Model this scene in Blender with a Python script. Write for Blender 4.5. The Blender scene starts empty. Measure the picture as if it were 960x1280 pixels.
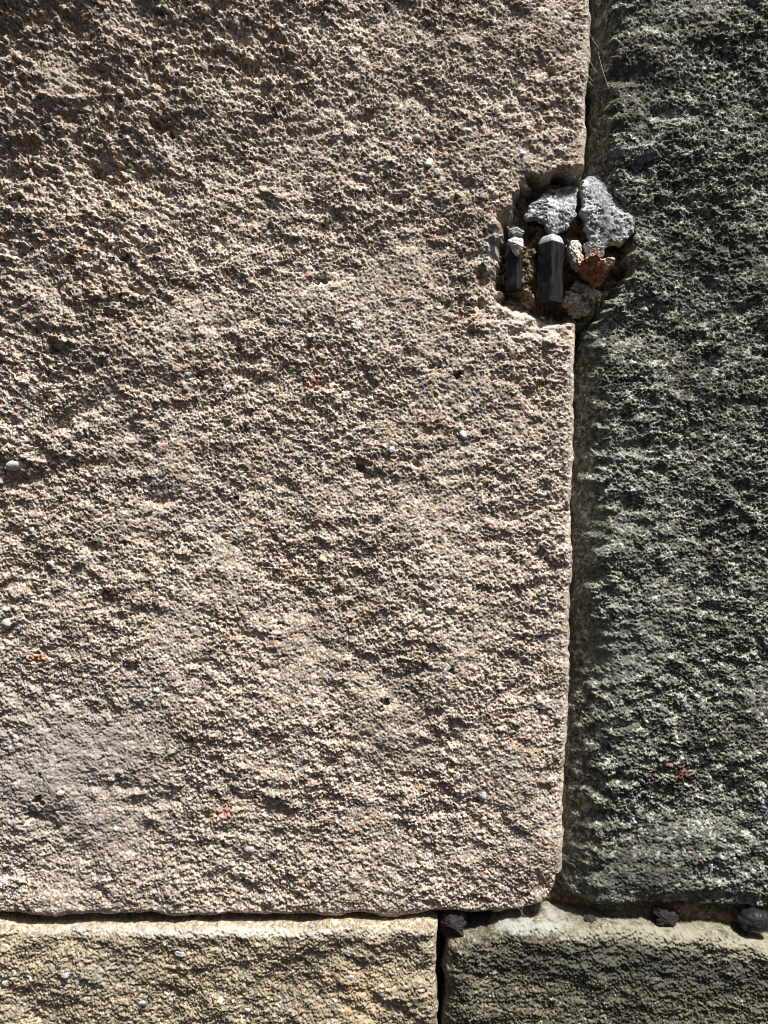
import bpy, math
import numpy as np
from mathutils import Vector

sc = bpy.context.scene
S = 0.0006            # metres per unit of the wall layout (layout units: u to the right, v downwards)
ZC = 1.40             # height of the middle of the view above the ground

# ------------------------------------------------------------------ camera, sky, sun, exposure
cam_d = bpy.data.cameras.new('camera')
cam = bpy.data.objects.new('camera', cam_d)
sc.collection.objects.link(cam)
CD = 1050.0
cam.location = (0.0, -CD * S, ZC)
cam.rotation_euler = (math.radians(90), 0, 0)
cam_d.sensor_fit = 'VERTICAL'
cam_d.angle = 2 * math.atan(640.0 / CD)
cam_d.clip_start = 0.01
cam_d.clip_end = 200
sc.camera = cam

SUN_OUT = 21.0        # degrees the sun stands out in front of the wall plane
SUN_SIDE = 18.0       # degrees the sun leans to the right of straight up
e, a = math.radians(SUN_OUT), math.radians(SUN_SIDE)
to_sun = Vector((math.cos(e) * math.sin(a), -math.sin(e), math.cos(e) * math.cos(a))).normalized()
w = bpy.data.worlds.new('World'); sc.world = w; w.use_nodes = True
nt = w.node_tree; nt.nodes.clear()
sky = nt.nodes.new('ShaderNodeTexSky'); sky.sky_type = 'NISHITA'; sky.sun_disc = False; sky.air_density = 0.45; sky.dust_density = 4.0; sky.ozone_density = 0.3
sky.sun_elevation = math.asin(to_sun.z); sky.sun_rotation = math.atan2(to_sun.x, to_sun.y)
bg = nt.nodes.new('ShaderNodeBackground'); bg.inputs['Strength'].default_value = 0.05
wo = nt.nodes.new('ShaderNodeOutputWorld')
nt.links.new(sky.outputs[0], bg.inputs[0]); nt.links.new(bg.outputs[0], wo.inputs[0])
sun_d = bpy.data.lights.new('sun', 'SUN'); sun_d.energy = 5.0; sun_d.angle = math.radians(6.0); sun_d.color = (1.0, 0.975, 0.94)
sun = bpy.data.objects.new('sun', sun_d); sc.collection.objects.link(sun)
sun.rotation_euler = to_sun.to_track_quat('Z', 'Y').to_euler()
sun.location = to_sun * 20
vs = sc.view_settings
vs.view_transform = 'Standard'; vs.look = 'None'; vs.exposure = 0.85; sc.cycles.filter_width = 1.0; vs.gamma = 1.0; vs.use_curve_mapping = False

# ------------------------------------------------------------------ noise fields (periodic, sampled in layout units)
N = 1024
fx = np.fft.fftfreq(N)[:, None]
fy = np.fft.rfftfreq(N)[None, :]
def field(seed, lmin, lmax, beta=1.0, ax=1.0, ay=1.0, ang=0.0):
    """band limited noise, unit deviation; rows = v, columns = u; ax, ay stretch; ang turns the stretch"""
    rng = np.random.default_rng(seed)
    F = np.fft.rfft2(rng.standard_normal((N, N)))
    c, s_ = math.cos(ang), math.sin(ang)
    gu = (fy * c + fx * s_) * ax; gv = (-fy * s_ + fx * c) * ay   # ax > 1 stretches along u
    f = np.sqrt(gu * gu + gv * gv)
    f[0, 0] = 1e-6
    lo, hi = 1.0 / lmax, 1.0 / lmin
    g = np.where((f > lo * 0.6), f ** (-beta), 0) * np.exp(-(lo * 0.8 / f) ** 4) * np.exp(-(f / hi) ** 4)
    r = np.fft.irfft2(F * g, s=(N, N))
    return ((r - r.mean()) / r.std()).astype(np.float32)
def samp(T, u, v, du=0.0, dv=0.0):
    u = np.mod(u + du, N); v = np.mod(v + dv, N)
    i = np.floor(u).astype(np.int32); j = np.floor(v).astype(np.int32)
    fu = (u - i).astype(np.float32); fv = (v - j).astype(np.float32)
    i %= N; j %= N
    i1 = (i + 1) % N; j1 = (j + 1) % N
    r = (T[j, i] * (1 - fu) + T[j, i1] * fu) * (1 - fv) + (T[j1, i] * (1 - fu) + T[j1, i1] * fu) * fv
    if LOD and LOD[0].shape == r.shape and id(T) in FINE: r = r * LOD[0]
    return r
LOD, FINE = [], set()          # the finest relief fades where the mesh gets wide-meshed, outside the view
def grains(seed, cell, rmin, rmax, keep):
    """half buried round grains: height field of domes, periodic"""
    rng = np.random.default_rng(seed)
    n = int(N / cell); cs = N / n
    px = (np.arange(n)[None, :] + rng.random((n, n))) * cs
    py = (np.arange(n)[:, None] + rng.random((n, n))) * cs
    rr = rng.uniform(rmin, rmax, (n, n)) * (rng.random((n, n)) < keep)
    asp = rng.uniform(0.75, 1.35, (n, n))
    X, Y = np.meshgrid(np.arange(N, dtype=np.float32), np.arange(N, dtype=np.float32))
    ci = (X / cs).astype(np.int32) % n; cj = (Y / cs).astype(np.int32) % n
    H = np.zeros((N, N), np.float32)
    for dj in (-1, 0, 1):
        for di in (-1, 0, 1):
            a_, b_ = (cj + dj) % n, (ci + di) % n
            dx = X - px[a_, b_]; dy = Y - py[a_, b_]
            dx -= N * np.round(dx / N); dy -= N * np.round(dy / N)
            r = rr[a_, b_]; k = asp[a_, b_]
            q = ((dx * k) ** 2 + (dy / k) ** 2) / np.maximum(r, 0.01) ** 2
            H = np.maximum(H, np.where(q < 1, np.sqrt(np.maximum(1 - q, 0)) * r, 0))
    return H.astype(np.float32)

F_fine  = field(1, 2.2, 5, 0.3)
F_crumb = -np.abs(field(21, 4, 10, 0.6)) - 0.6 * np.abs(field(22, 3, 6, 0.4)); F_crumb = ((F_crumb - F_crumb.mean()) / F_crumb.std()).astype(np.float32)
F_mid   = field(2, 5, 16, 0.8, 1.1, 0.95)
F_lump  = field(3, 14, 48, 1.0, 1.2, 0.92)
F_big   = field(4, 50, 190, 1.2)
F_huge  = field(5, 190, 700, 1.4)
F_diag  = field(6, 7, 30, 0.9, 1.7, 0.8, math.radians(30))
F_bed   = field(7, 4, 22, 0.9, 2.2, 0.85)
F_bed2  = field(8, 18, 70, 1.0, 2.8, 0.75)
F_pit   = field(9, 5, 12, 0.5)
F_mask  = field(10, 60, 300, 1.2)
G_small = grains(11, 7, 1.6, 3.4, 0.6)
G_large = grains(12, 26, 2.5, 5.5, 0.35)

FINE.update(id(x) for x in (F_fine, F_crumb, F_mid, F_pit, G_small, F_bed, F_diag, G_large, F_lump))
def lerp_curve(pts):
    xs = np.array([p[0] for p in pts], float); ys = np.array([p[1] for p in pts], float)
    def f(t):
        return np.interp(t, xs, ys)
    return f
def smooth(x, a_, b_):
    t = np.clip((x - a_) / (b_ - a_), 0, 1); return t * t * (3 - 2 * t)
def gauss(u, v, cu, cv, ru, rv, ang=0.0):
    c, s_ = math.cos(ang), math.sin(ang)
    x = (u - cu) * c + (v - cv) * s_; y = -(u - cu) * s_ + (v - cv) * c
    return np.exp(-((x / ru) ** 2 + (y / rv) ** 2))

# ------------------------------------------------------------------ mesh helpers
def to_world(u, v, y):
    return np.stack([(u - 480) * S, y * S, ZC + (640 - v) * S], -1)
def mesh_grid(name, P, closed_u=False):
    """P: (patches x) rows x cols x 3 -> mesh of quads facing -y when u runs right and v down"""
    if P.ndim == 3: P = P[None]
    npat, nr, nc = P.shape[:3]
    idx = np.arange(npat * nr * nc, dtype=np.int32).reshape(npat, nr, nc)
    if closed_u:
        idx = np.concatenate([idx, idx[:, :, :1]], 2)
    q = np.stack([idx[:, :-1, :-1], idx[:, 1:, :-1], idx[:, 1:, 1:], idx[:, :-1, 1:]], -1).reshape(-1, 4)
    me = bpy.data.meshes.new(name)
    me.vertices.add(npat * nr * nc); me.vertices.foreach_set('co', P.astype(np.float32).ravel())
    nq = len(q)
    me.loops.add(nq * 4); me.loops.foreach_set('vertex_index', q.ravel().astype(np.int32))
    me.polygons.add(nq)
    me.polygons.foreach_set('loop_start', np.arange(0, nq * 4, 4, dtype=np.int32))
    me.update(calc_edges=True)
    me.polygons.foreach_set('use_smooth', np.ones(nq, dtype=bool))
    return me
def link(name, me, mat, parent=None, label=None):
    o = bpy.data.objects.new(name, me); sc.collection.objects.link(o)
    if mat: me.materials.append(mat)
    o.parent = parent
    if label: o['label'] = label
    return o
def tag(o, label, cat, group=None):
    o['label'] = label; o['category'] = cat
    if group: o['group'] = group
    return o
def axis_lines(a0, a1, f0, f1, d):
    """grid lines from a0 to a1, spacing d between f0 and f1, growing wider outside the view"""
    lo, hi = max(a0, f0), min(a1, f1)
    n = max(int(round((hi - lo) / d)), 2)
    xs = list(np.linspace(lo, hi, n + 1))
    st, x = d, hi
    while x < a1 - 1e-6:
        st = min(st * 1.12, 10); x = min(x + st, a1); xs.append(x)
    st, x = d, lo; pre = []
    while x > a0 + 1e-6:
        st = min(st * 1.12, 10); x = max(x - st, a0); pre.append(x)
    return np.array(pre[::-1] + xs)

DU = 1.13
def block_mesh(name, L0, R0, T0, B0, fL, fR, fT, fB, rad, y0, hfun, corner=None, back=110, edge_noise=1.3, seed=0):
    un = axis_lines(L0, R0, -14, 974, DU); vn = axis_lines(T0, B0, -14, 1294, DU)
    U, V = np.meshgrid(un, vn)
    dL, dR, dT, dB = U - L0, R0 - U, V - T0, B0 - V
    W = 70.0
    wl = np.exp(-dL / W); wr = np.exp(-dR / W); wt = np.exp(-dT / W); wb = np.exp(-dB / W)
    en = lambda t, k: (samp(F_lump, t, t * 0 + 37 * k + seed) * 0.5 + samp(F_big, t, t * 0 + 53 * k + seed) * 1.2 + samp(F_mid, t, t * 0 + 91 * k + seed) * 0.22) * edge_noise
    u = U + wl * (fL(V) - L0 + en(V, 1) * np.exp(-dL / 14)) + wr * (fR(V) - R0 + en(V, 2) * np.exp(-dR / 14))
    v = V + wt * (fT(U) - T0 + en(U, 3) * np.exp(-dT / 14)) + wb * (fB(U) - B0 + en(U, 4) * np.exp(-dB / 14))
    drop = np.zeros_like(u)
    for d, (r, k) in zip((dL, dR, dT, dB), rad):
        t = np.clip(1 - d / r, 0, 1)
        drop += r * k * (1 - np.sqrt(np.maximum(1 - t * t, 0)))
    if corner:                                     # (from right, from bottom, radius): worn-off lower right corner
        R = corner
        cx = np.clip(R - dR, 0, None); cy = np.clip(R - dB, 0, None)
        q = np.sqrt(cx * cx + cy * cy)
        ex = np.where((cx > 0) & (cy > 0), np.clip(q - (R - 9), 0, None), 0)
        drop += ex ** 1.5 * 0.6
    out = np.maximum(np.maximum(-14 - U, U - 974), np.maximum(-14 - V, V - 1294)); out = np.clip(out, 0, None)
    LOD[:] = [1 / (1 + (out / 12) ** 1.6)]
    h = hfun(u, v, dL, dR, dT, dB)
    LOD.clear()
    y = y0 - h + drop
    # sides of the block running back into the wall
    pad = 4
    y = np.pad(y, pad, 'edge'); u = np.pad(u, pad, 'edge'); v = np.pad(v, pad, 'edge')
    nr, nc = y.shape
    ii = np.maximum(np.maximum(pad - np.arange(nr), np.arange(nr) - (nr - 1 - pad)), 0)[:, None]
    jj = np.maximum(np.maximum(pad - np.arange(nc), np.arange(nc) - (nc - 1 - pad)), 0)[None, :]
    k = np.maximum(ii, jj) + np.zeros_like(y)
    t = (k / pad) ** 1.5
    y = np.where(k > 0, y * (1 - t) + (y0 + back) * t, y)
    wob = samp(F_mid, u + y * 3, v + y * 3) * 0.8
    u = np.where(jj + ii * 0 > 0, u + wob, u); v = np.where(ii + jj * 0 > 0, v + wob, v)
    return mesh_grid(name, to_world(u, v, y))

# ------------------------------------------------------------------ materials
def new_mat(name):
    m = bpy.data.materials.new(name); m.use_nodes = True
    n = m.node_tree; n.nodes.clear()
    out = n.nodes.new('ShaderNodeOutputMaterial'); b = n.nodes.new('ShaderNodeBsdfPrincipled')
    n.links.new(b.outputs[0], out.inputs['Surface'])
    return m, n, b
def nd(n, t, **kw):
    x = n.nodes.new(t)
    for k, v in kw.items(): setattr(x, k, v)
    return x
def noise(n, co, scale, detail=3, rough=0.55, dist=0.0):
    x = nd(n, 'ShaderNodeTexNoise'); x.inputs['Scale'].default_value = scale; x.inputs['Detail'].default_value = detail
    x.inputs['Roughness'].default_value = rough; x.inputs['Distortion'].default_value = dist
    n.links.new(co, x.inputs['Vector']); return x.outputs['Fac']
def ramp(n, fac, stops):
    x = nd(n, 'ShaderNodeValToRGB'); cr = x.color_ramp
    while len(cr.elements) > 1: cr.elements.remove(cr.elements[-1])
    cr.elements[0].position = stops[0][0]; cr.elements[0].color = tuple(stops[0][1]) + (1,)
    for p, c in stops[1:]:
        el = cr.elements.new(p); el.color = tuple(c) + (1,)
    n.links.new(fac, x.inputs[0]); return x.outputs[0]
def rngmap(n, fac, a_, b_, c=0.0, d=1.0):
    x = nd(n, 'ShaderNodeMapRange'); x.inputs[1].default_value = a_; x.inputs[2].default_value = b_
    x.inputs[3].default_value = c; x.inputs[4].default_value = d
    n.links.new(fac, x.inputs[0]); return x.outputs[0]
def mix(n, fac, A, B, mode='MIX'):
    x = nd(n, 'ShaderNodeMix', data_type='RGBA', blend_type=mode)
    if isinstance(fac, float): x.inputs[0].default_value = fac
    else: n.links.new(fac, x.inputs[0])
    for s_, val in ((6, A), (7, B)):
        if isinstance(val, tuple): x.inputs[s_].default_value = val + (1,)
        else: n.links.new(val, x.inputs[s_])
    return x.outputs[2]
def math_n(n, op, A, B):
    x = nd(n, 'ShaderNodeMath', operation=op)
    for i, val in enumerate((A, B)):
        if isinstance(val, (int, float)): x.inputs[i].default_value = val
        else: n.links.new(val, x.inputs[i])
    return x.outputs[0]
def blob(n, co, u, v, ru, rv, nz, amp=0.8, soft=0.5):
    """irregular patch of colour round a point of the wall"""
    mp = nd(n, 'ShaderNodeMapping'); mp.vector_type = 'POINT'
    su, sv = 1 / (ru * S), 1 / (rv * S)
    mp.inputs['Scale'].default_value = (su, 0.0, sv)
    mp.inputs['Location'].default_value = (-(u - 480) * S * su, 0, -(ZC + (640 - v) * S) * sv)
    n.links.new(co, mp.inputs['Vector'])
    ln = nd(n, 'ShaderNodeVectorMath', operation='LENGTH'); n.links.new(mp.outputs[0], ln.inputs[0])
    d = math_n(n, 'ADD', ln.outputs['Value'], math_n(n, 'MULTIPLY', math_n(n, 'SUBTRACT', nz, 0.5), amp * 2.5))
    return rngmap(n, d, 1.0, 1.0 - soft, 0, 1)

def stone_mat(name, base_stops, patch, grain_lo, grain_hi, stains_and_light, speck=None, crust=None, bands=None, bump=0.0006, grain=1.0):
    m, n, b = new_mat(name)
    co = nd(n, 'ShaderNodeTexCoord').outputs['Object']
    big = noise(n, co, 9, 4, 0.55, 0.3)
    col = ramp(n, big, base_stops)
    pn = noise(n, co, 38, 4, 0.6, 0.4)
    col = mix(n, rngmap(n, pn, 0.52, 0.70, 0, 0.75), col, patch)
    if bands:                                         # bedding layers of the stone
        mp = nd(n, 'ShaderNodeMapping'); mp.inputs['Scale'].default_value = (0.12, 0.12, 1.0)
        mp.inputs['Rotation'].default_value = (0, math.radians(2), 0)
        n.links.new(co, mp.inputs['Vector'])
        bn = noise(n, mp.outputs[0], bands[0], 4, 0.6, 0.5)
        col = mix(n, rngmap(n, bn, bands[1], bands[2], 0, bands[4]), col, bands[3])
    if crust:                                         # pale lichen crust in torn patches
        c1 = noise(n, co, crust[0], 6, 0.68, 0.6); c2 = noise(n, co, crust[0] * 7, 3, 0.6)
        f = math_n(n, 'ADD', c1, math_n(n, 'MULTIPLY', math_n(n, 'SUBTRACT', c2, 0.5), 0.35))
        col = mix(n, rngmap(n, f, crust[1], crust[2], 0, crust[4]), col, crust[3])
    g1 = noise(n, co, 700, 3, 0.8); g2 = noise(n, co, 230, 3, 0.65)
    gv = rngmap(n, g1, 0.28, 0.72, grain_lo, grain_hi)
    gv2 = rngmap(n, g2, 0.3, 0.7, 0.84, 1.16)
    gm = math_n(n, 'MULTIPLY', gv, gv2)
    for gs, lo_, hi_ in ((420, 1 - 0.32 * grain, 1 + 0.40 * grain), (850, 1 - 0.40 * grain, 1 + 0.45 * grain)):      # single sand grains, light and dark
        vg = nd(n, 'ShaderNodeTexVoronoi'); vg.inputs['Scale'].default_value = gs; n.links.new(co, vg.inputs['Vector'])
        sp = nd(n, 'ShaderNodeSeparateColor'); n.links.new(vg.outputs['Color'], sp.inputs[0])
        gm = math_n(n, 'MULTIPLY', gm, rngmap(n, sp.outputs[1], 0, 1, lo_, hi_))
    cc = nd(n, 'ShaderNodeCombineColor'); [n.links.new(gm, cc.inputs[i]) for i in range(3)]
    col = mix(n, 1.0, col, cc.outputs[0], 'MULTIPLY')
    if speck:                                         # mineral grains of other colours
        for (sc_, thr, scol, off) in speck:
            mp = nd(n, 'ShaderNodeMapping'); mp.inputs['Location'].default_value = (off, off * 1.7, off * 0.6)
            n.links.new(co, mp.inputs['Vector'])
            vo = nd(n, 'ShaderNodeTexVoronoi'); vo.inputs['Scale'].default_value = sc_; vo.inputs['Randomness'].default_value = 1
            n.links.new(mp.outputs[0], vo.inputs['Vector'])
            sep = nd(n, 'ShaderNodeSeparateColor'); n.links.new(vo.outputs['Color'], sep.inputs[0])
            pick = math_n(n, 'MULTIPLY', rngmap(n, sep.outputs[0], thr, thr + 0.01), rngmap(n, vo.outputs['Distance'], 0.42, 0.30))
            col = mix(n, pick, col, scol)
    sn = noise(n, co, 110, 5, 0.7)
    for (u, v, ru, rv, c, k, *rest) in stains_and_light:
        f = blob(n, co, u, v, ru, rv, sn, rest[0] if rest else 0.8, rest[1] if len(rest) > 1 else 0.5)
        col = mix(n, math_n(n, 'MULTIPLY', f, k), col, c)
    n.links.new(col, b.inputs['Base Color'])
    b.inputs['Roughness'].default_value = 0.93
    b.inputs['Specular IOR Level'].default_value = 0.25
    bn1 = noise(n, co, 900, 4, 0.75)
    bp = nd(n, 'ShaderNodeBump'); bp.inputs['Strength'].default_value = 1.0; bp.inputs['Distance'].default_value = bump
    n.links.new(bn1, bp.inputs['Height']); n.links.new(bp.outputs[0], b.inputs['Normal'])
    return m

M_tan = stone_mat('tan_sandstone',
    [(0.30, (0.32, 0.268, 0.216)), (0.5, (0.38, 0.319, 0.26)), (0.70, (0.435, 0.37, 0.307))],
    (0.355, 0.265, 0.19), 0.50, 1.50,
    [(70, 950, 210, 160, (0.27, 0.25, 0.23), 0.6, 1.0, 0.8), (240, 640, 60, 40, (0.36, 0.32, 0.28), 0.6, 1.2, 0.8),
     (60, 100, 170, 190, (0.27, 0.225, 0.18), 0.6, 1.0, 0.9),  # darker upper left corner: fall-off of the light put into the colour
     (395, 478, 13, 19, (0.36, 0.11, 0.11), 0.6, 1.5, 0.9), (283, 1015, 8, 14, (0.48, 0.16, 0.14), 0.6, 1.3, 0.7),
     (48, 824, 15, 6, (0.55, 0.25, 0.13), 0.8, 0.9, 0.6), (364, 465, 9, 7, (0.30, 0.45, 0.36), 0.5, 1.2, 0.7),
     (200, 190, 46, 12, (0.46, 0.42, 0.40), 0.6, 1.3, 0.8), (300, 905, 30, 12, (0.48, 0.42, 0.36), 0.6, 1.3, 0.8),
     (660, 405, 70, 32, (0.44, 0.39, 0.34), 0.8, 0.9, 0.6), (612, 315, 16, 20, (0.47, 0.45, 0.43), 0.8, 0.9, 0.6),
     (670, 300, 52, 78, (0.22, 0.175, 0.135), 0.7, 0.6, 0.5)],  # brown patch over the hole: its shade put into the colour
    speck=[(190, 0.94, (0.58, 0.56, 0.53), 3.1), (330, 0.95, (0.60, 0.57, 0.53), 9.3), (240, 0.95, (0.08, 0.075, 0.075), 7.7), (210, 0.975, (0.48, 0.25, 0.18), 5.2), (260, 0.975, (0.30, 0.34, 0.38), 1.4)])
M_yel = stone_mat('buff_sandstone',
    [(0.30, (0.225, 0.188, 0.13)), (0.5, (0.28, 0.236, 0.163)), (0.70, (0.33, 0.273, 0.19))],
    (0.33, 0.27, 0.19), 0.52, 1.48,
    [(280, 1162, 330, 7, (0.52, 0.49, 0.45), 0.65, 0.6, 0.8), (450, 1240, 60, 50, (0.42, 0.31, 0.19), 0.6, 1.0, 0.8), (120, 1215, 60, 26, (0.27, 0.25, 0.20), 0.6, 1.2, 0.8)],  # first entry: light caught along the top edge, painted as a pale strip
    speck=[(190, 0.96, (0.62, 0.60, 0.55), 2.1), (240, 0.965, (0.10, 0.095, 0.09), 4.7), (260, 0.97, (0.30, 0.33, 0.36), 8.4)])
M_dark = stone_mat('dark_weathered_stone',
    [(0.30, (0.062, 0.06, 0.047)), (0.5, (0.09, 0.089, 0.07)), (0.72, (0.13, 0.132, 0.108))],
    (0.085, 0.078, 0.063), 0.45, 1.6,
    [(855, 968, 20, 14, (0.13, 0.045, 0.032), 0.75, 1.3, 0.8), (838, 955, 7, 6, (0.30, 0.11, 0.07), 0.6, 1.0, 0.6),
     (953, 1014, 9, 5, (0.12, 0.24, 0.33), 0.7, 1.4, 0.9), (938, 1030, 8, 5, (0.13, 0.25, 0.32), 0.6, 1.5, 0.9), (902, 1088, 8, 7, (0.30, 0.45, 0.42), 0.7, 1.2, 0.5),
     (800, 1095, 110, 42, (0.045, 0.043, 0.041), 0.7, 0.9, 0.7), (895, 1100, 45, 26, (0.24, 0.235, 0.22), 0.55, 1.3, 0.8),
     (790, 90, 50, 90, (0.085, 0.072, 0.055), 0.65, 1.0, 0.8), (900, 320, 75, 45, (0.05, 0.046, 0.038), 0.65, 1.1, 0.8), (905, 640, 60, 90, (0.06, 0.055, 0.044), 0.5, 1.2, 0.9), (930, 900, 50, 60, (0.055, 0.05, 0.042), 0.55, 1.2, 0.9), (880, 40, 40, 30, (0.10, 0.07, 0.05), 0.5, 1.1, 0.9),
     (795, 190, 36, 10, (0.36, 0.38, 0.34), 0.7, 1.0, 0.7), (850, 150, 34, 12, (0.36, 0.39, 0.35), 0.7, 1.2, 0.7),
     (780, 790, 60, 130, (0.15, 0.175, 0.145), 0.5, 1.1, 0.9), (775, 560, 40, 60, (0.16, 0.185, 0.155), 0.5, 1.1, 0.9)],
    crust=(190, 0.48, 0.63, (0.42, 0.435, 0.37), 0.85),
    speck=[(230, 0.972, (0.20, 0.12, 0.06), 2.7)])
M_olive = stone_mat('olive_weathered_stone',
    [(0.30, (0.068, 0.062, 0.043)), (0.5, (0.10, 0.092, 0.063)), (0.72, (0.17, 0.155, 0.108))],
    (0.09, 0.08, 0.058), 0.5, 1.55,
    [(760, 1198, 190, 26, (0.07, 0.068, 0.056), 0.9, 0.9, 0.5), (900, 1222, 120, 24, (0.07, 0.068, 0.056), 0.85, 0.9, 0.5),
     (660, 1157, 60, 7, (0.31, 0.31, 0.285), 0.85, 1.0, 0.5), (770, 1163, 90, 10, (0.25, 0.238, 0.182), 0.8, 1.0, 0.5), (860, 1170, 80, 12, (0.26, 0.245, 0.182), 0.8, 1.0, 0.5), (945, 1182, 70, 14, (0.26, 0.245, 0.182), 0.8, 1.0, 0.5)],
    crust=(150, 0.54, 0.68, (0.36, 0.34, 0.255), 0.65), bands=(150, 0.50, 0.60, (0.06, 0.056, 0.04), 0.75))
M_cream = stone_mat('pale_lime_mortar_smear',
    [(0.30, (0.50, 0.48, 0.38)), (0.5, (0.58, 0.56, 0.45)), (0.70, (0.64, 0.62, 0.54))], (0.52, 0.46, 0.34), 0.8, 1.18, [])
M_mortar = stone_mat('brown_earthy_mortar',
    [(0.30, (0.10, 0.075, 0.05)), (0.5, (0.16, 0.12, 0.07)), (0.70, (0.26, 0.195, 0.11))], (0.13, 0.10, 0.075), 0.7, 1.25, [])
M_fill = stone_mat('crumbly_hole_mortar',
    [(0.30, (0.11, 0.085, 0.058)), (0.5, (0.18, 0.14, 0.09)), (0.70, (0.27, 0.21, 0.13))], (0.40, 0.35, 0.27), 0.6, 1.4, [])
M_chunk = stone_mat('grey_white_old_mortar',
    [(0.30, (0.155, 0.167, 0.168)), (0.5, (0.225, 0.237, 0.234)), (0.70, (0.31, 0.32, 0.31))], (0.10, 0.11, 0.115), 0.6, 1.4,
    [(694, 258, 9, 18, (0.68, 0.68, 0.66), 0.9, 0.7, 0.5), (733, 222, 6, 10, (0.66, 0.66, 0.65), 0.8, 0.8, 0.5), (738, 262, 12, 20, (0.55, 0.58, 0.56), 0.7, 1.2, 0.7), (775, 272, 20, 8, (0.55, 0.55, 0.54), 0.7, 1.2, 0.7)],
    crust=(170, 0.50, 0.60, (0.47, 0.485, 0.465), 0.7))
M_pale = stone_mat('cream_lime_mortar',
    [(0.30, (0.46, 0.40, 0.30)), (0.5, (0.60, 0.54, 0.43)), (0.70, (0.72, 0.68, 0.60))], (0.38, 0.31, 0.21), 0.8, 1.15, [])
M_pink = stone_mat('pinkish_white_mortar', [(0.30, (0.50, 0.43, 0.42)), (0.5, (0.60, 0.53, 0.52)), (0.70, (0.68, 0.62, 0.61))], (0.46, 0.38, 0.36), 0.8, 1.15, [], grain=0.5)
M_brick = stone_mat('orange_fired_clay',
    [(0.30, (0.22, 0.085, 0.045)), (0.5, (0.34, 0.145, 0.075)), (0.70, (0.50, 0.27, 0.16))], (0.18, 0.055, 0.03), 0.75, 1.2,
    [(758, 328, 11, 8, (0.72, 0.60, 0.48), 0.9, 0.8, 0.5), (735, 322, 16, 4, (0.62, 0.50, 0.40), 0.6, 0.9, 0.6)])
def glossy(name, c1, c2, rough, metal, scale=300, coat=0.0, spec=0.3):
    m, n, b = new_mat(name)
    co = nd(n, 'ShaderNodeTexCoord').outputs['Object']
    mp = nd(n, 'ShaderNodeMapping'); mp.inputs['Scale'].default_value = (1, 1, 0.12); n.links.new(co, mp.inputs['Vector'])
    f = noise(n, mp.outputs[0], scale, 5, 0.65, 0.6)
    n.links.new(ramp(n, f, [(0.35, c1), (0.65, c2)]), b.inputs['Base Color'])
    b.inputs['Specular IOR Level'].default_value = spec
    n.links.new(rngmap(n, f, 0.35, 0.7, rough, min(rough + 0.3, 1)), b.inputs['Roughness'])
    b.inputs['Metallic'].default_value = metal; b.inputs['Coat Weight'].default_value = coat
    bp = nd(n, 'ShaderNodeBump'); bp.inputs['Strength'].default_value = 0.5; bp.inputs['Distance'].default_value = 0.0006
    n.links.new(f, bp.inputs['Height']); n.links.new(bp.outputs[0], b.inputs['Normal'])
    return m
M_iron = glossy('dark_iron', (0.007, 0.008, 0.010), (0.030, 0.025, 0.022), 0.24, 0.0, 320, 0.0, 0.3)
M_iron2 = glossy('brownish_dark_iron', (0.012, 0.010, 0.009), (0.06, 0.042, 0.032), 0.3, 0.0, 200, 0.0, 0.2)
M_pale_iron = glossy('pale_blue_iron', (0.36, 0.40, 0.46), (0.58, 0.60, 0.64), 0.35, 0.3, 260)  # pale blue-white colour for the top end of the tall bar
M_shell = glossy('dark_polished_pebble', (0.008, 0.008, 0.010), (0.024, 0.021, 0.024), 0.22, 0.0, 120, 0.1)
M_black = stone_mat('black_crumbly_clinker', [(0.3, (0.012, 0.011, 0.011)), (0.7, (0.032, 0.027, 0.026))], (0.06, 0.045, 0.04), 0.6, 1.4, [])
m_web, n_web, b_web = new_mat('grey_cobweb_silk')
nz = noise(n_web, nd(n_web, 'ShaderNodeTexCoord').outputs['Object'], 400)
n_web.links.new(ramp(n_web, nz, [(0.3, (0.45, 0.45, 0.45)), (0.7, (0.7, 0.7, 0.7))]), b_web.inputs['Base Color'])
b_web.inputs['Roughness'].default_value = 0.6
def pebble_mat(name, c):
    m, n, b = new_mat(name)
    co = nd(n, 'ShaderNodeTexCoord').outputs['Object']
    f = noise(n, co, 700, 3, 0.6)
    n.links.new(ramp(n, f, [(0.3, tuple(x * 0.75 for x in c)), (0.7, tuple(min(x * 1.2, 0.9) for x in c))]), b.inputs['Base Color'])
    b.inputs['Roughness'].default_value = 0.55
    return m
PM = {'white': pebble_mat('white_quartz', (0.50, 0.475, 0.435)), 'blue': pebble_mat('blue_grey_quartz', (0.36, 0.39, 0.42)),
      'dark': pebble_mat('dark_flint', (0.055, 0.065, 0.07)), 'tan': pebble_mat('tan_quartz', (0.62, 0.45, 0.30)),
      'mint': pebble_mat('mint_quartz', (0.54, 0.59, 0.55)), 'grey': pebble_mat('grey_quartz', (0.36, 0.36, 0.33)),
      'yellow': pebble_mat('yellow_quartz', (0.66, 0.58, 0.34))}

# ------------------------------------------------------------------ the wall
wall = bpy.data.objects.new('stone_wall', None); sc.collection.objects.link(wall)
wall.empty_display_size = 0.1; wall['kind'] = 'thing'
tag(wall, 'rough sandstone block wall of tan, buff and dark weathered blocks with open joints', 'wall')

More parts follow.
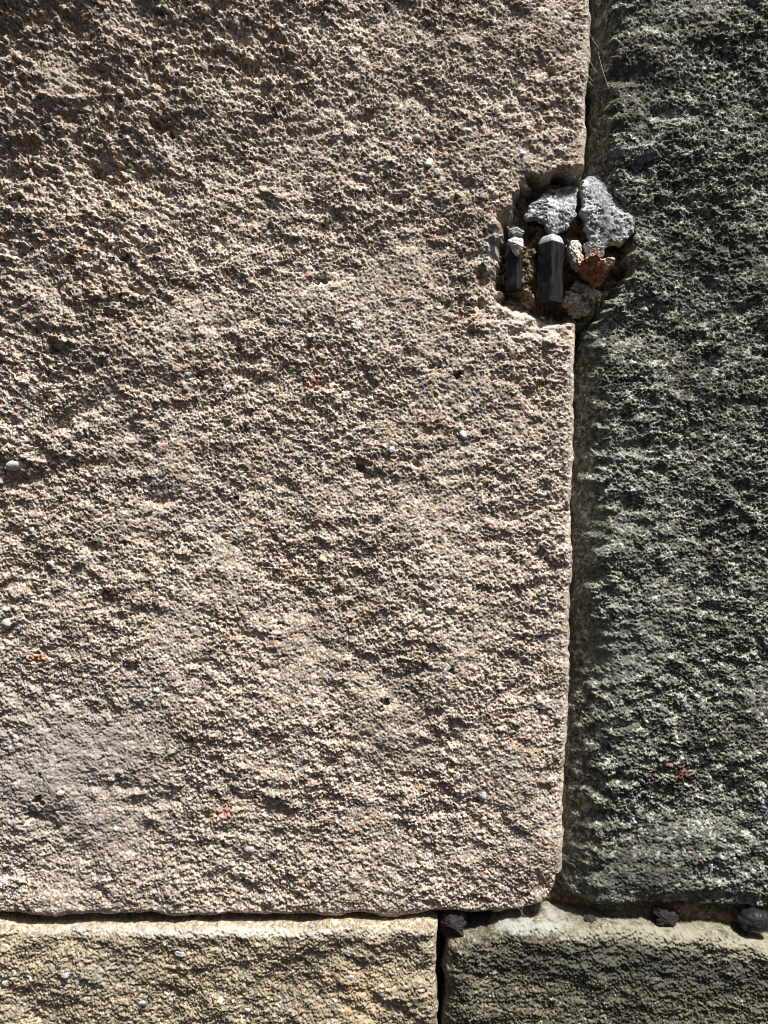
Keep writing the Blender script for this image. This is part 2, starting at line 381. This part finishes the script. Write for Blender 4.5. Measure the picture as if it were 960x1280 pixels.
# broken-out hole across the joint between the tan block and the dark block
HOLE = np.array([(768, 236), (748, 214), (728, 204), (708, 205), (676, 214), (650, 226), (637, 258), (610, 286), (598, 318), (600, 352), (612, 378), (645, 398), (700, 410), (745, 404), (772, 372), (796, 338), (792, 306), (784, 276)], float)
def poly_sdf(u, v, P):
    d = np.full(u.shape, 1e9); ins = np.zeros(u.shape, bool)
    n = len(P)
    for i in range(n):
        a_, b_ = P[i], P[(i + 1) % n]
        ex, ey = b_ - a_
        wx, wy = u - a_[0], v - a_[1]
        t = np.clip((wx * ex + wy * ey) / (ex * ex + ey * ey), 0, 1)
        d = np.minimum(d, (wx - ex * t) ** 2 + (wy - ey * t) ** 2)
        c = ((a_[1] > v) != (b_[1] > v))
        xi = a_[0] + (v - a_[1]) / (b_[1] - a_[1] + 1e-9) * ex
        ins ^= c & (u < xi)
    d = np.sqrt(d)
    return np.where(ins, -d, d)
def near_hole(u, v):
    sd = np.full(u.shape, 99.0)
    m = (u > 540) & (u < 860) & (v > 150) & (v < 470)
    if m.any(): sd[m] = poly_sdf(u[m], v[m], HOLE) + samp(F_lump, u[m], v[m]) * 3 + samp(F_mid, u[m], v[m]) * 0.6
    return sd

PITS = [(540, 457, 4), (549, 458, 4), (572, 468, 7), (481, 879, 6), (563, 838, 5), (395, 1088, 6), (303, 536, 4), (292, 625, 5), (451, 583, 8), (357, 660, 4),
        (382, 225, 6), (401, 350, 7), (200, 160, 14), (122, 215, 12), (160, 325, 8), (482, 12, 4), (637, 692, 4), (605, 540, 4), (493, 663, 5), (577, 735, 4), (708, 636, 7),
        (135, 748, 9), (40, 1020, 9), (50, 1000, 7), (595, 1000, 5), (520, 580, 4), (440, 690, 4), (560, 925, 4), (640, 860, 4), (684, 742, 4), (330, 980, 5), (412, 910, 6),
        (570, 250, 5), (330, 120, 6), (90, 330, 6), (250, 470, 5), (350, 800, 5), (690, 90, 6), (610, 70, 5), (430, 60, 5), (270, 20, 7), (70, 440, 6), (30, 320, 7), (95, 175, 10)]
_r = np.random.default_rng(5)
PITS += [(float(_r.uniform(0, 700)), float(_r.uniform(0, 1130)), float(_r.uniform(2.2, 4.2))) for _ in range(110)]
DENTS = [(108, 508, 42, 11, -35, 5.0), (200, 625, 24, 13, 5, 5.5), (22, 602, 40, 10, -10, 6.5), (160, 95, 90, 14, -8, 5), (205, 160, 24, 16, 20, 6), (120, 210, 26, 16, 30, 6), (25, 712, 30, 12, 0, 5),
         (135, 755, 20, 12, 0, 5), (70, 860, 90, 16, 18, 3.5), (150, 985, 60, 12, 8, 4), (45, 1022, 26, 14, 10, 4.5), (640, 640, 60, 8, -12, 3.5), (395, 260, 26, 8, 0, 3.5), (400, 355, 30, 8, -8, 4),
         (455, 585, 16, 10, 0, 4.5), (620, 120, 34, 11, 0, 3.5), (300, 45, 40, 12, -12, 4.5), (40, 30, 60, 14, -20, 4.5), (75, 200, 60, 12, 62, 4), (260, 410, 34, 9, -18, 3.5), (150, 290, 24, 10, -10, 4), (330, 300, 24, 9, 0, 3.5),
         (520, 700, 26, 8, 0, 3), (360, 760, 34, 8, -10, 3), (250, 830, 24, 9, 0, 3.5), (560, 1010, 30, 8, -5, 3), (430, 925, 24, 8, 5, 3), (640, 470, 36, 9, -5, 3.5), (540, 120, 28, 8, 10, 3)]

def h_tan(u, v, dL, dR, dT, dB):
    sd = near_hole(u, v)
    rough_tl = 1 - smooth(u + v * 0.6, 200, 620)             # coarser dressing towards the upper left
    calm_bl = gauss(u, v, 60, 1000, 210, 170)
    calm_e = 1 - 0.75 * np.exp(-(np.minimum(dR, dB) / 8) ** 2)
    A = (1 + 0.45 * rough_tl) * (1 - 0.22 * calm_bl) * calm_e * (1 + 0.25 * np.clip(samp(F_mask, u, v), -1.5, 1.5))
    h = 0.60 * samp(F_fine, u, v) + 0.80 * samp(F_crumb, u, v) + 0.45 * samp(F_mid, u, v) + 0.95 * samp(F_lump, u, v) * calm_e
    h += samp(F_diag, u, v) * (0.08 + 0.6 * rough_tl)
    pit = samp(F_pit, u, v, 300, 120) + 0.35 * samp(F_mask, u, v, 500, 80)
    h -= 1.3 * np.clip(pit - 1.0, 0, 2.2) ** 1.2
    h += 0.16 * samp(G_small, u, v) + 0.35 * samp(G_large, u, v)
    h *= A
    h += 0.00016 * np.clip(330 - v - 0.35 * u, 0, None) ** 2
    h += 1.7 * samp(F_big, u, v) * (0.8 + 0.8 * rough_tl) + 3.0 * samp(F_huge, u, v)
    for (cu, cv, r) in PITS:
        m = (np.abs(u - cu) < 4 * r) & (np.abs(v - cv) < 4 * r)
        if m.any():
            pu = u[m] - cu + samp(F_mid, u[m], v[m], 60, 9) * r * 0.3; pv = v[m] - cv + samp(F_mid, u[m], v[m], 400, 55) * r * 0.3
            q = (pu ** 2 + (pv * 1.2) ** 2) / (r * 0.8) ** 2
            h[m] -= np.clip(r * 1.8, 5, 11) * np.exp(-q * q)
    for (cu, cv, ru, rv, ang, dep) in DENTS:
        R = 3 * max(ru, rv)
        m = (np.abs(u - cu) < R) & (np.abs(v - cv) < R)
        if m.any(): h[m] -= dep * gauss(u[m] + samp(F_mid, u[m], v[m]) * 2, v[m] + samp(F_lump, u[m], v[m]) * 4, cu, cv, ru, rv, math.radians(ang))
    # the hole: steep at the top, a worn sloping lip at the left and below
    ins = smooth(-sd / (1 + 1.3 * (1 - smooth(u, 615, 690)) * smooth(v, 240, 300)), -2, 16)
    lip = smooth(-sd, -26, 10) * smooth(v, 330, 400)
    lipl = smooth(-sd, -12, 12) * (1 - smooth(u, 600, 660))
    slope_bottom = smooth(v - 0.12 * (u - 690), 352, 398)
    depth = 56 * ins * (1 - 0.78 * slope_bottom) * (0.16 + 0.84 * smooth(u + (v - 320) * 0.12, 612, 646)) + 9 * lip + 3 * lipl
    depth += (34 * gauss(u, v, 702, 384, 24, 15) + 6 * gauss(u, v, 622, 366, 20, 12)) * ins - 7 * gauss(u, v, 655, 400, 40, 5, 0.25) * ins
    return h * (1 - 0.45 * np.maximum(ins, lip)) - depth
def h_dark(u, v, dL, dR, dT, dB):
    sd = near_hole(u, v)
    A = (1 + 0.3 * np.clip(samp(F_mask, u, v, 40, 300), -1.5, 1.5)) * (1 - 0.35 * np.exp(-dL / 10))
    ud, vd = u + 211, v + 77
    h = 0.78 * samp(F_fine, ud, vd) + 0.95 * samp(F_crumb, ud, vd) + 0.6 * samp(F_mid, ud, vd) + 1.25 * samp(F_lump, ud, vd) + 0.2 * samp(F_bed, ud, vd) + 0.3 * samp(F_bed2, ud, vd)
    h -= 1.3 * np.clip(samp(F_pit, ud, vd) - 0.9, 0, 2.2) ** 1.2
    h += 0.12 * samp(G_small, ud, vd)
    h *= A
    h += 0.00014 * np.clip(300 - v + 0.3 * (u - 850), 0, None) ** 2 + 0.0009 * np.clip(v - 1050, 0, 120) ** 2
    h += 1.8 * samp(F_big, ud, vd) + 3.0 * samp(F_huge, ud, vd)
    h -= 38 * (1 - smooth(dL + samp(F_lump, ud, vd) * 1.5, -14, 48)) ** 1.3
    h -= 12 * gauss(u, v, 745, 850, 26, 42) + 6 * gauss(u, v, 800, 555, 34, 8, -0.25) + 7 * gauss(u, v, 790, 100, 26, 26)
    h -= 7 * gauss(u, v, 800, 405, 50, 30) + 8 * gauss(u, v, 900, 1125, 90, 10) + 9 * gauss(u, v, 790, 215, 24, 14)
    ins = smooth(-sd, -3, 14)
    return h * (1 - 0.35 * ins) - 46 * ins
def h_buff(u, v, dL, dR, dT, dB):
    ud, vd = u + 430, v + 610
    calm = 1 - 0.6 * np.exp(-np.minimum(dT, dR) / 9)
    h = 0.68 * samp(F_fine, ud, vd) + 0.8 * samp(F_crumb, ud, vd) + 0.35 * samp(F_mid, ud, vd) + 0.9 * samp(F_lump, ud, vd) + 0.3 * samp(F_bed, ud, vd)
    h -= 1.3 * np.clip(samp(F_pit, ud, vd) - 0.9, 0, 2.2) ** 1.2
    h += 0.14 * samp(G_small, ud, vd) + 0.35 * samp(G_large, ud, vd)
    return h * calm + 2.2 * samp(F_big, ud, vd)
def h_olive(u, v, dL, dR, dT, dB):
    ud, vd = u + 830, v + 410
    calm = 1 - 0.15 * np.exp(-np.minimum(dT, dL) / 12)
    h = 0.82 * samp(F_fine, ud, vd) + 0.92 * samp(F_crumb, ud, vd) + 0.3 * samp(F_mid, ud, vd) + 0.8 * samp(F_lump, ud, vd) + 0.5 * samp(F_bed, ud, vd) + 0.5 * samp(F_bed2, ud, vd)
    h -= 1.1 * np.clip(samp(F_pit, ud, vd) - 0.9, 0, 2.2) ** 1.2
    h += 0.1 * samp(G_small, ud, vd)
    return h * calm + 2.0 * samp(F_big, ud, vd)

C = lambda *p: lerp_curve(p)
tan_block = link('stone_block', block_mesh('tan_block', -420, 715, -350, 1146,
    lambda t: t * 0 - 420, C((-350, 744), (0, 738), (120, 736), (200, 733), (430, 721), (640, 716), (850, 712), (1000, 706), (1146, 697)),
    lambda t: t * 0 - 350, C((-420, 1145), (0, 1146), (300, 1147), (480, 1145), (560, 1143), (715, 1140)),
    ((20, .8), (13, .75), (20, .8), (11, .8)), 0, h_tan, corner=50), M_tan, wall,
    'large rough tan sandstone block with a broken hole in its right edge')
dark_block = link('stone_block', block_mesh('dark_block', 728, 1480, -350, 1136,
    C((-350, 752), (0, 748), (200, 745), (430, 732), (640, 727), (850, 722), (1000, 716), (1136, 709)), lambda t: t * 0 + 1480,
    lambda t: t * 0 - 350, C((728, 1136), (850, 1136), (960, 1138), (1480, 1140)),
    ((26, .7), (20, .8), (20, .8), (26, .8)), 4, h_dark, seed=311), M_dark, wall,
    'dark grey-green weathered block to the right of the vertical joint')
buff_block = link('stone_block', block_mesh('buff_block', -420, 548, 1153, 1600,
    lambda t: t * 0 - 420, C((1153, 549), (1280, 547), (1600, 545)), C((-420, 1153), (0, 1153), (200, 1155), (350, 1153), (548, 1152)), lambda t: t * 0 + 1600,
    ((20, .8), (12, .8), (15, .9), (20, .8)), -7, h_buff, seed=127), M_yel, wall,
    'yellowish buff sandstone block at lower left under the thin joint')
olive_block = link('stone_block', block_mesh('olive_block', 557, 1480, 1160, 1600,
    C((1160, 557), (1280, 554), (1600, 552)), lambda t: t * 0 + 1480,
    C((557, 1176), (600, 1168), (640, 1155), (700, 1152), (760, 1156), (840, 1160), (900, 1164), (960, 1174), (1480, 1180)), lambda t: t * 0 + 1600,
    ((30, .8), (20, .8), (19, .8), (20, .8)), -13, h_olive, seed=523), M_olive, wall,
    'dark olive layered block at lower right with a pale worn top edge')

# pale lime smear left on the upper edge of the olive block: a thin crust that follows the edge
def strip_mesh(name, u0, u1, top, bot, yfun, d=1.5):
    us = np.arange(u0, u1 + d, d)
    t_, b_ = top(us), bot(us)
    nr = int(max((b_ - t_).max() / d, 4))
    k = np.linspace(0, 1, nr)[:, None]
    U = us[None, :] + 0 * k; V = t_[None, :] + (b_ - t_)[None, :] * k
    Y = yfun(U, V, k)
    # close it backwards
    U = np.concatenate([U[:1], U, U[-1:]]); V = np.concatenate([V[:1], V, V[-1:]]); Y = np.concatenate([Y[:1] + 30, Y, Y[-1:] + 30])
    return mesh_grid(name, to_world(U, V, Y))

def mortar_y(y, amp=1.0, du=0):
    return lambda u, v, k: y - amp * (0.4 * samp(F_fine, u, v, du) + 0.9 * samp(F_mid, u, v, du) + 1.6 * samp(F_lump, u, v, du) + 1.2 * samp(F_big, u, v, du))
link('mortar_joint', strip_mesh('mortar_vertical_upper', 690, 770, lambda t: t * 0 - 350, lambda t: t * 0 + 1150, mortar_y(78)), M_mortar, wall, 'deep shadowed mortar in the tall vertical joint')
link('mortar_joint', strip_mesh('mortar_bed_left', -420, 560, lambda t: t * 0 + 1130, lambda t: t * 0 + 1170, mortar_y(60, 1, 200)), M_mortar, wall, 'deep mortar in the thin joint under the tan block')
link('mortar_joint', strip_mesh('mortar_bed_right', 553, 1480, lambda t: t * 0 + 1118, lambda t: t * 0 + 1196, lambda u, v, k: mortar_y(30, 1.3, 400)(u, v, k) + 34 * (1 - smooth(u, 705, 770))), M_mortar, wall, 'yellow-brown earthy mortar under the dark block')
link('mortar_joint', strip_mesh('mortar_vertical_lower', 535, 572, lambda t: t * 0 + 1140, lambda t: t * 0 + 1600, mortar_y(80, 1, 700)), M_mortar, wall, 'deep mortar in the short vertical joint at the bottom')

def hole_fill(u, v, k):
    y = 36 - 1.2 * samp(F_fine, u, v, 90) - 2.2 * samp(F_crumb, u, v, 90) - 2.0 * samp(F_mid, u, v, 90) - 5.0 * samp(F_lump, u, v, 90)
    return y + 60 * smooth(poly_sdf(u, v, HOLE), -12, 10) - 16 * gauss(u, v, 665, 345, 14, 34) + 22 * gauss(u, v, 702, 380, 16, 18) - 10 * gauss(u, v, 735, 350, 18, 26)
link('mortar_joint', strip_mesh('mortar_in_hole', 600, 800, lambda t: t * 0 + 205, lambda t: t * 0 + 415, hole_fill), M_fill, wall, 'crumbly brown and cream mortar packed in the broken hole')

# ------------------------------------------------------------------ rocks, pebbles, bars
def rock_mesh(name, poly, y, thick, amp=1.0, seed=0, k=3.2, tilt=(0, 0), nt_=150, nr_=64, edge=1.0, facet=0.35):
    P = np.array(poly, float); c = P.mean(0)
    th = np.linspace(0, 2 * np.pi, nt_, endpoint=False)
    # radius of the outline along each direction
    R = np.zeros(nt_)
    for i, t in enumerate(th):
        d = np.array([math.cos(t), math.sin(t)]); best = 0
        for j in range(len(P)):
            a_, b_ = P[j] - c, P[(j + 1) % len(P)] - c
            den = d[0] * (b_ - a_)[1] - d[1] * (b_ - a_)[0]
            if abs(den) < 1e-9: continue
            s_ = (a_[0] * (b_ - a_)[1] - a_[1] * (b_ - a_)[0]) / den
            q = (a_[0] * d[1] - a_[1] * d[0]) / den
            if s_ > 0 and -1e-6 <= q <= 1 + 1e-6: best = max(best, s_)
        R[i] = best
    R = np.convolve(np.concatenate([R[-2:], R, R[:2]]), [.1, .2, .4, .2, .1], 'valid')
    o = seed * 53
    edge_n = samp(F_lump, c[0] + R * np.cos(th) * 1.5, c[1] + R * np.sin(th) * 1.5, o, o) * 1.3 + samp(F_mid, c[0] + R * np.cos(th) * 1.5, c[1] + R * np.sin(th) * 1.5, o, o) * 0.9
    R = R + edge_n * amp * edge
    g_ = np.linspace(-1, 1, nr_)
    g_ = np.sign(g_) * (1 - (1 - np.abs(g_)) ** 1.35)
    A_, B_ = np.meshgrid(g_, g_)                              # square to disc, evenly sampled
    big = np.abs(A_) > np.abs(B_)
    with np.errstate(divide='ignore', invalid='ignore'):
        rr = np.where(big, A_, B_); an = np.where(big, np.pi / 4 * B_ / A_, np.pi / 2 - np.pi / 4 * A_ / B_)
    an = np.nan_to_num(an); an = np.where(rr < 0, an + np.pi, an); rho = np.abs(rr)
    RR = np.interp(np.mod(an, 2 * np.pi), np.append(th, 2 * np.pi), np.append(R, R[0]))
    prof = np.maximum(1 - np.clip(rho, 0, 1) ** k, 0) ** (1 / k)
    U = c[0] + RR * np.cos(an) * rho
    V = c[1] + RR * np.sin(an) * rho
    rg = np.random.default_rng(900 + seed)                    # broken faces: the outermost of a few tilted planes
    fac = np.full(U.shape, -1e9)
    for _ in range(5):
        g = rg.uniform(-facet, facet, 2)
        fac = np.maximum(fac, g[0] * (U - c[0]) + g[1] * (V - c[1]) + rg.uniform(-2, 0))
    n1 = samp(F_fine, U, V, o, o) * 0.55 + samp(F_crumb, U, V, o, o) * 0.75 + samp(F_mid, U, V, o, o) * 0.5 + samp(F_lump, U, V, o, o) * 0.6
    Y = -prof * thick + (fac - n1 * amp) * prof
    T = tilt[0] * (U - c[0]) + tilt[1] * (V - c[1]) + y
    bk = np.s_[:, ::-1]                                       # the back half, plain
    return mesh_grid(name, np.stack([to_world(U, V, Y + T), to_world(U, V, prof * thick + T)[bk]]))

def ground_y(block_h, y0, u, v):
    u = np.array([[float(u)]]); v = np.array([[float(v)]]); d = np.full((1, 1), 200.0)
    return float(y0 - block_h(u, v, d, d, d, d)[0, 0])
rng = np.random.default_rng(77)
def pebble(u, v, ru, rv, col, block, hf, y0, ang=0.0):
    n = 10
    t = np.linspace(0, 2 * np.pi, n, endpoint=False)
    r = 1 + rng.uniform(-0.16, 0.16, n)
    x = ru * r * np.cos(t); z = rv * r * np.sin(t)
    c, s_ = math.cos(ang), math.sin(ang)
    poly = np.stack([u + x * c - z * s_, v + x * s_ + z * c], 1)
    y = ground_y(hf, y0, u, v)
    m = min(ru, rv)
    link('pebble', rock_mesh('pebble', poly, y + m * 0.25, m * 0.6, 0.4, int(rng.integers(99)), 2.4, tuple(rng.uniform(-.3, .3, 2)), 22, 9, 0.6), PM[col], block)
PEB = [(536, 203, 4, 8, 'mint', 0.5), (546, 214, 5, 6, 'grey', 0), (627, 205, 5, 6.5, 'white', 0), (652, 191, 4, 5, 'mint', 0), (617, 243, 6.5, 4.5, 'tan', 0), (521, 174, 6, 4.5, 'grey', 0.6), (583, 164, 9, 4, 'white', 0),
       (598, 437, 5, 4, 'blue', 0), (572, 467, 7, 7, 'dark', 0), (603, 520, 4, 4.5, 'blue', 0), (580, 543, 6, 5, 'blue', 0.4), (537, 763, 6, 4, 'mint', 0.2), (611, 804, 6, 4, 'white', 0), (577, 820, 4, 4.5, 'white', 0),
       (565, 838, 5, 4, 'dark', 0), (481, 879, 6, 5, 'dark', 0), (684, 876, 4, 4, 'white', 0), (603, 995, 5, 6, 'blue', 0), (404, 699, 4.5, 4.5, 'yellow', 0), (251, 668, 4.5, 4.5, 'white', 0), (291, 626, 6, 5, 'dark', 0.4),
       (236, 468, 5, 5, 'blue', 0), (22, 580, 16, 8, 'white', -0.4), (6, 780, 9, 7, 'white', 0.4), (58, 744, 4, 3.5, 'white', 0), (132, 956, 3.5, 5, 'white', 0), (139, 973, 5, 4, 'white', 0), (77, 990, 5.5, 4, 'white', 0),
       (144, 1036, 4, 3.5, 'white', 0), (197, 862, 6, 4, 'mint', 0), (312, 1060, 9, 7, 'white', 0.2), (155, 1074, 4, 3.5, 'grey', 0), (290, 1080, 5.5, 3.5, 'white', 0), (184, 313, 5, 4, 'white', 0), (252, 273, 6, 4, 'grey', -0.4),
       (362, 108, 5.5, 5, 'white', 0), (407, 142, 5, 5, 'white', 0), (445, 67, 5, 4, 'white', 0), (655, 118, 5, 4.5, 'tan', 0), (413, 541, 4, 7, 'blue', 0.3), (490, 562, 4, 5, 'blue', 0), (396, 1088, 5, 4, 'dark', 0),
       (215, 735, 4, 4, 'white', 0), (135, 547, 7, 3.5, 'blue', 0.1), (304, 536, 4, 4, 'dark', 0), (357, 402, 6, 3.5, 'blue', 0.5), (220, 262, 4, 5, 'grey', 0), (440, 580, 5, 4, 'grey', 0), (455, 439, 4, 3.5, 'white', 0), (352, 905, 5, 3.5, 'white', 0.3)]
for (u, v, ru, rv, col, an) in PEB:
    pebble(u, v, ru, rv, col, tan_block, h_tan, 0, an)
for (u, v, ru, rv, col, an) in [(226, 1188, 7, 4.5, 'blue', 0), (310, 1259, 5, 3.5, 'white', 0), (436, 1188, 6, 5, 'blue', 0), (439, 1219, 6, 4.5, 'blue', 0.4), (85, 1212, 6, 5, 'blue', 0), (10, 1225, 5, 4, 'white', 0), (470, 1205, 4, 3.5, 'dark', 0), (180, 1250, 5, 4, 'grey', 0)]:
    pebble(u, v, ru, rv, col, buff_block, h_buff, -7, an)

rock = lambda name, poly, y, th, mat, label, cat, **kw: tag(link(name, rock_mesh(name, poly, y, th, **kw), mat), label, cat)
rock('mortar_fragment', [(658, 268), (668, 247), (688, 233), (714, 222), (728, 219), (727, 246), (721, 266), (712, 282), (694, 291), (686, 284), (684, 272), (674, 268)], 20, 11, M_chunk,
     'whitish broken mortar fragment left of the dark crack in the hole', 'mortar', seed=1, amp=0.8, k=9, facet=0.28, tilt=(0.0, -0.22))
rock('mortar_fragment', [(731, 228), (735, 214), (744, 209), (757, 223), (773, 233), (785, 254), (797, 281), (790, 295), (779, 304), (752, 310), (742, 302), (732, 280), (731, 255)], 13, 14, M_chunk,
     'large blue-grey mortar fragment with white crust, right of the dark crack', 'mortar', seed=2, amp=1.0, k=9, facet=0.28, tilt=(0.06, -0.22))
rock('mortar_lump', [(733, 303), (746, 296), (757, 302), (758, 316), (748, 324), (735, 320)], 10, 10, M_chunk,
     'small grey mortar lump just under the large blue-grey fragment', 'mortar', seed=3, amp=0.8, k=5)
rock('mortar_lump', [(711, 304), (719, 298), (727, 306), (731, 322), (728, 336), (720, 335), (713, 322)], 8, 10, M_pale,
     'cream mortar lump between the tall dark bar and the orange fragment', 'mortar', seed=4, amp=0.9, k=5)
rock('brick_fragment', [(722, 332), (728, 325), (738, 321), (750, 326), (765, 323), (768, 331), (760, 339), (755, 352), (747, 356), (739, 347), (729, 343)], 5, 12, M_brick,
     'orange-brown fired clay fragment with a pale tip in the hole', 'brick', seed=5, amp=1.5, edge=0.3, k=6, tilt=(0.0, 0.6), facet=0.2)
rock('mortar_lump', [(712, 356), (728, 346), (752, 350), (757, 366), (750, 380), (738, 390), (724, 388), (714, 374)], 34, 13, M_pale,
     'cream dripping mortar lump below the orange fragment', 'mortar', seed=6, amp=1.6, tilt=(0, 0.15))
rock('mortar_lump', [(639, 279), (650, 275), (658, 284), (657, 295), (640, 295)], 22, 9, M_chunk,
     'small grey mortar lump above the short dark bar', 'mortar', seed=7, amp=0.6)
rock('mortar_lump', [(657, 300), (672, 291), (679, 312), (678, 345), (674, 376), (660, 372), (654, 340)], 30, 10, M_mortar,
     'shaded brownish mortar lump between the two dark bars', 'mortar', seed=8, amp=1.6, k=4)
rock('mortar_flake', [(611, 294), (620, 292), (629, 294), (626, 300), (616, 302)], 2, 5, M_chunk,
     'thin bluish white mortar flake on the left lip of the hole', 'mortar', seed=14, amp=0.4)

def bar_rings(cu, y, r, rows, turn, lean, v0, sides=4):
    ring = []; ap = math.pi / sides
    for i in range(sides):                           # rounded corners, flat faces between them
        for dt in (-0.30, -0.12, 0.0, 0.12, 0.30, ap):
            ang = turn + 2 * ap * i + dt
            m = min(math.cos(ap) / math.cos(ap - abs(dt)), 0.94)
            ring.append((math.cos(ang) * m, math.sin(ang) * m))
    P = [[(cu + rr * cx + lean * (v - v0), v, y + rr * cz) for (cx, cz) in ring] for (v, rr) in rows]
    P.insert(0, [(cu + lean * (rows[0][0] - v0), rows[0][0], y)] * len(ring))
    P.append([(cu + lean * (rows[-1][0] - v0), rows[-1][0], y)] * len(ring))
    A = np.array(P)
    n_ = samp(F_lump, A[..., 0] * 2 + A[..., 2] * 3, A[..., 1], 77, 12) * 0.15 + samp(F_mid, A[..., 0] * 2 + A[..., 2] * 3, A[..., 1] * 0.6, 77, 12) * 0.18
    me = mesh_grid('bar', to_world(A[..., 0] + n_, A[..., 1], A[..., 2] + n_)[:, ::-1], closed_u=True)
    me.polygons.foreach_set('use_smooth', np.zeros(len(me.polygons), dtype=bool))
    return me
def iron_bar(label, cu, y, r, v0, v1, turn, ch, lean, end=None):
    t = bpy.data.objects.new('iron_bar', None); sc.collection.objects.link(t); t.empty_display_size = 0.01
    tag(t, label, 'bar')
    link('shaft', bar_rings(cu, y, r, [(v0 + ch, r * 0.985)] + [(v0 + ch + (v1 - v0 - ch) * q, r * (1 + 0.02 * math.sin(9 * q))) for q in np.linspace(0.03, 1, 40)], turn, lean, v0), M_iron, t)
    link('bar_end', bar_rings(cu, y, r, [(v0, r * 0.62), (v0 + ch * 0.3, r * 0.82), (v0 + ch * 0.75, r * 0.95), (v0 + ch - 0.05, r * 0.985)], turn, lean, v0), end or M_pale_iron, t, None if end else 'pale blue-white top of the bar')
    return t
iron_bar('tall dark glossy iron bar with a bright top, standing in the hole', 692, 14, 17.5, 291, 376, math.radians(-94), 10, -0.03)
iron_bar('short dark iron bar at the left of the hole, under a pinkish flake', 645, 20, 12, 297, 358, math.radians(-80), 3, 0.03, M_iron2)
rock('mortar_flake', [(636, 299), (645, 294), (654, 297), (656, 308), (648, 320), (641, 312)], 5, 5, M_pink,
     'pinkish white mortar flake stuck to the short dark bar', 'mortar', seed=9, amp=0.3)

# ------------------------------------------------------------------ lumps caught in the joints
rock('clinker_lump', [(553, 1146), (566, 1140), (580, 1146), (584, 1158), (580, 1172), (566, 1178), (554, 1172), (551, 1158)], 11, 13, M_black,
     'black crumbly lump at the top of the lower vertical joint', 'lump', seed=10, amp=0.55, edge=2.2, facet=0.8, k=5, tilt=(0, -0.1))
rock('clinker_lump', [(733, 1150), (742, 1146), (748, 1154), (744, 1166), (735, 1164)], 8, 8, M_black,
     'smallest black lump on the pale edge, under the vertical joint', 'lump', seed=11, amp=0.5, edge=2, facet=0.7, k=5)
rock('clinker_lump', [(822, 1146), (838, 1140), (850, 1148), (848, 1160), (836, 1168), (824, 1162)], 12, 10, M_black,
     'black crumbly lump on the pale edge beside the shiny dark pebble', 'lump', seed=12, amp=0.55, edge=2.5, facet=0.8, k=5)
rock('dark_pebble', [(925, 1152), (932, 1142), (945, 1138), (962, 1143), (970, 1154), (962, 1165), (944, 1168), (930, 1163)], 7, 15, M_shell,
     'smooth shiny dark pebble in the joint at the right edge', 'pebble', seed=13, amp=0.18, edge=1.5, k=2.6, facet=0.3)

# ------------------------------------------------------------------ cobweb threads
def threads(name, lines, r):
    V, Fc = [], []
    for pts in lines:
        pts = [Vector(((u - 480) * S, y * S, ZC + (640 - v) * S)) for (u, v, y) in pts]
        base = len(V)
        for i, p in enumerate(pts):
            t = (pts[min(i + 1, len(pts) - 1)] - pts[max(i - 1, 0)]).normalized()
            n1 = t.orthogonal().normalized(); n2 = t.cross(n1)
            for k in range(3):
                V.append(p + (n1 * math.cos(2.094 * k) + n2 * math.sin(2.094 * k)) * r * S)
        for i in range(len(pts) - 1):
            for k in range(3):
                Fc.append((base + i * 3 + k, base + i * 3 + (k + 1) % 3, base + i * 3 + 3 + (k + 1) % 3, base + i * 3 + 3 + k))
    me = bpy.data.meshes.new(name); me.from_pydata([tuple(v) for v in V], [], Fc); me.update()
    return me
def sag(p, q, s_, n=9):
    p, q = np.array(p, float), np.array(q, float)
    return [tuple(p + (q - p) * t + np.array([0, s_ * 4 * t * (1 - t), 0])) for t in np.linspace(0, 1, n)]
L1 = [sag((735 + rng.uniform(-2, 2), v, 6), (758 + rng.uniform(-4, 10), v + rng.uniform(-12, 40), 8), rng.uniform(1, 7)) for v in rng.uniform(30, 115, 8)]
L1 += [sag((750, 60, 9), (764, 108, 6), 5)]
tag(link('cobweb', threads('cobweb', L1, 0.14), m_web), 'thin grey cobweb across the upper part of the vertical joint', 'cobweb')
tag(link('cobweb', threads('cobweb', [sag((652, 1130, -4), (651, 1160, -6), 0), sag((648, 1134, -2), (668, 1152, -4), 3)], 0.13), m_web), 'fine web thread hanging over the joint below the rounded corner', 'cobweb')
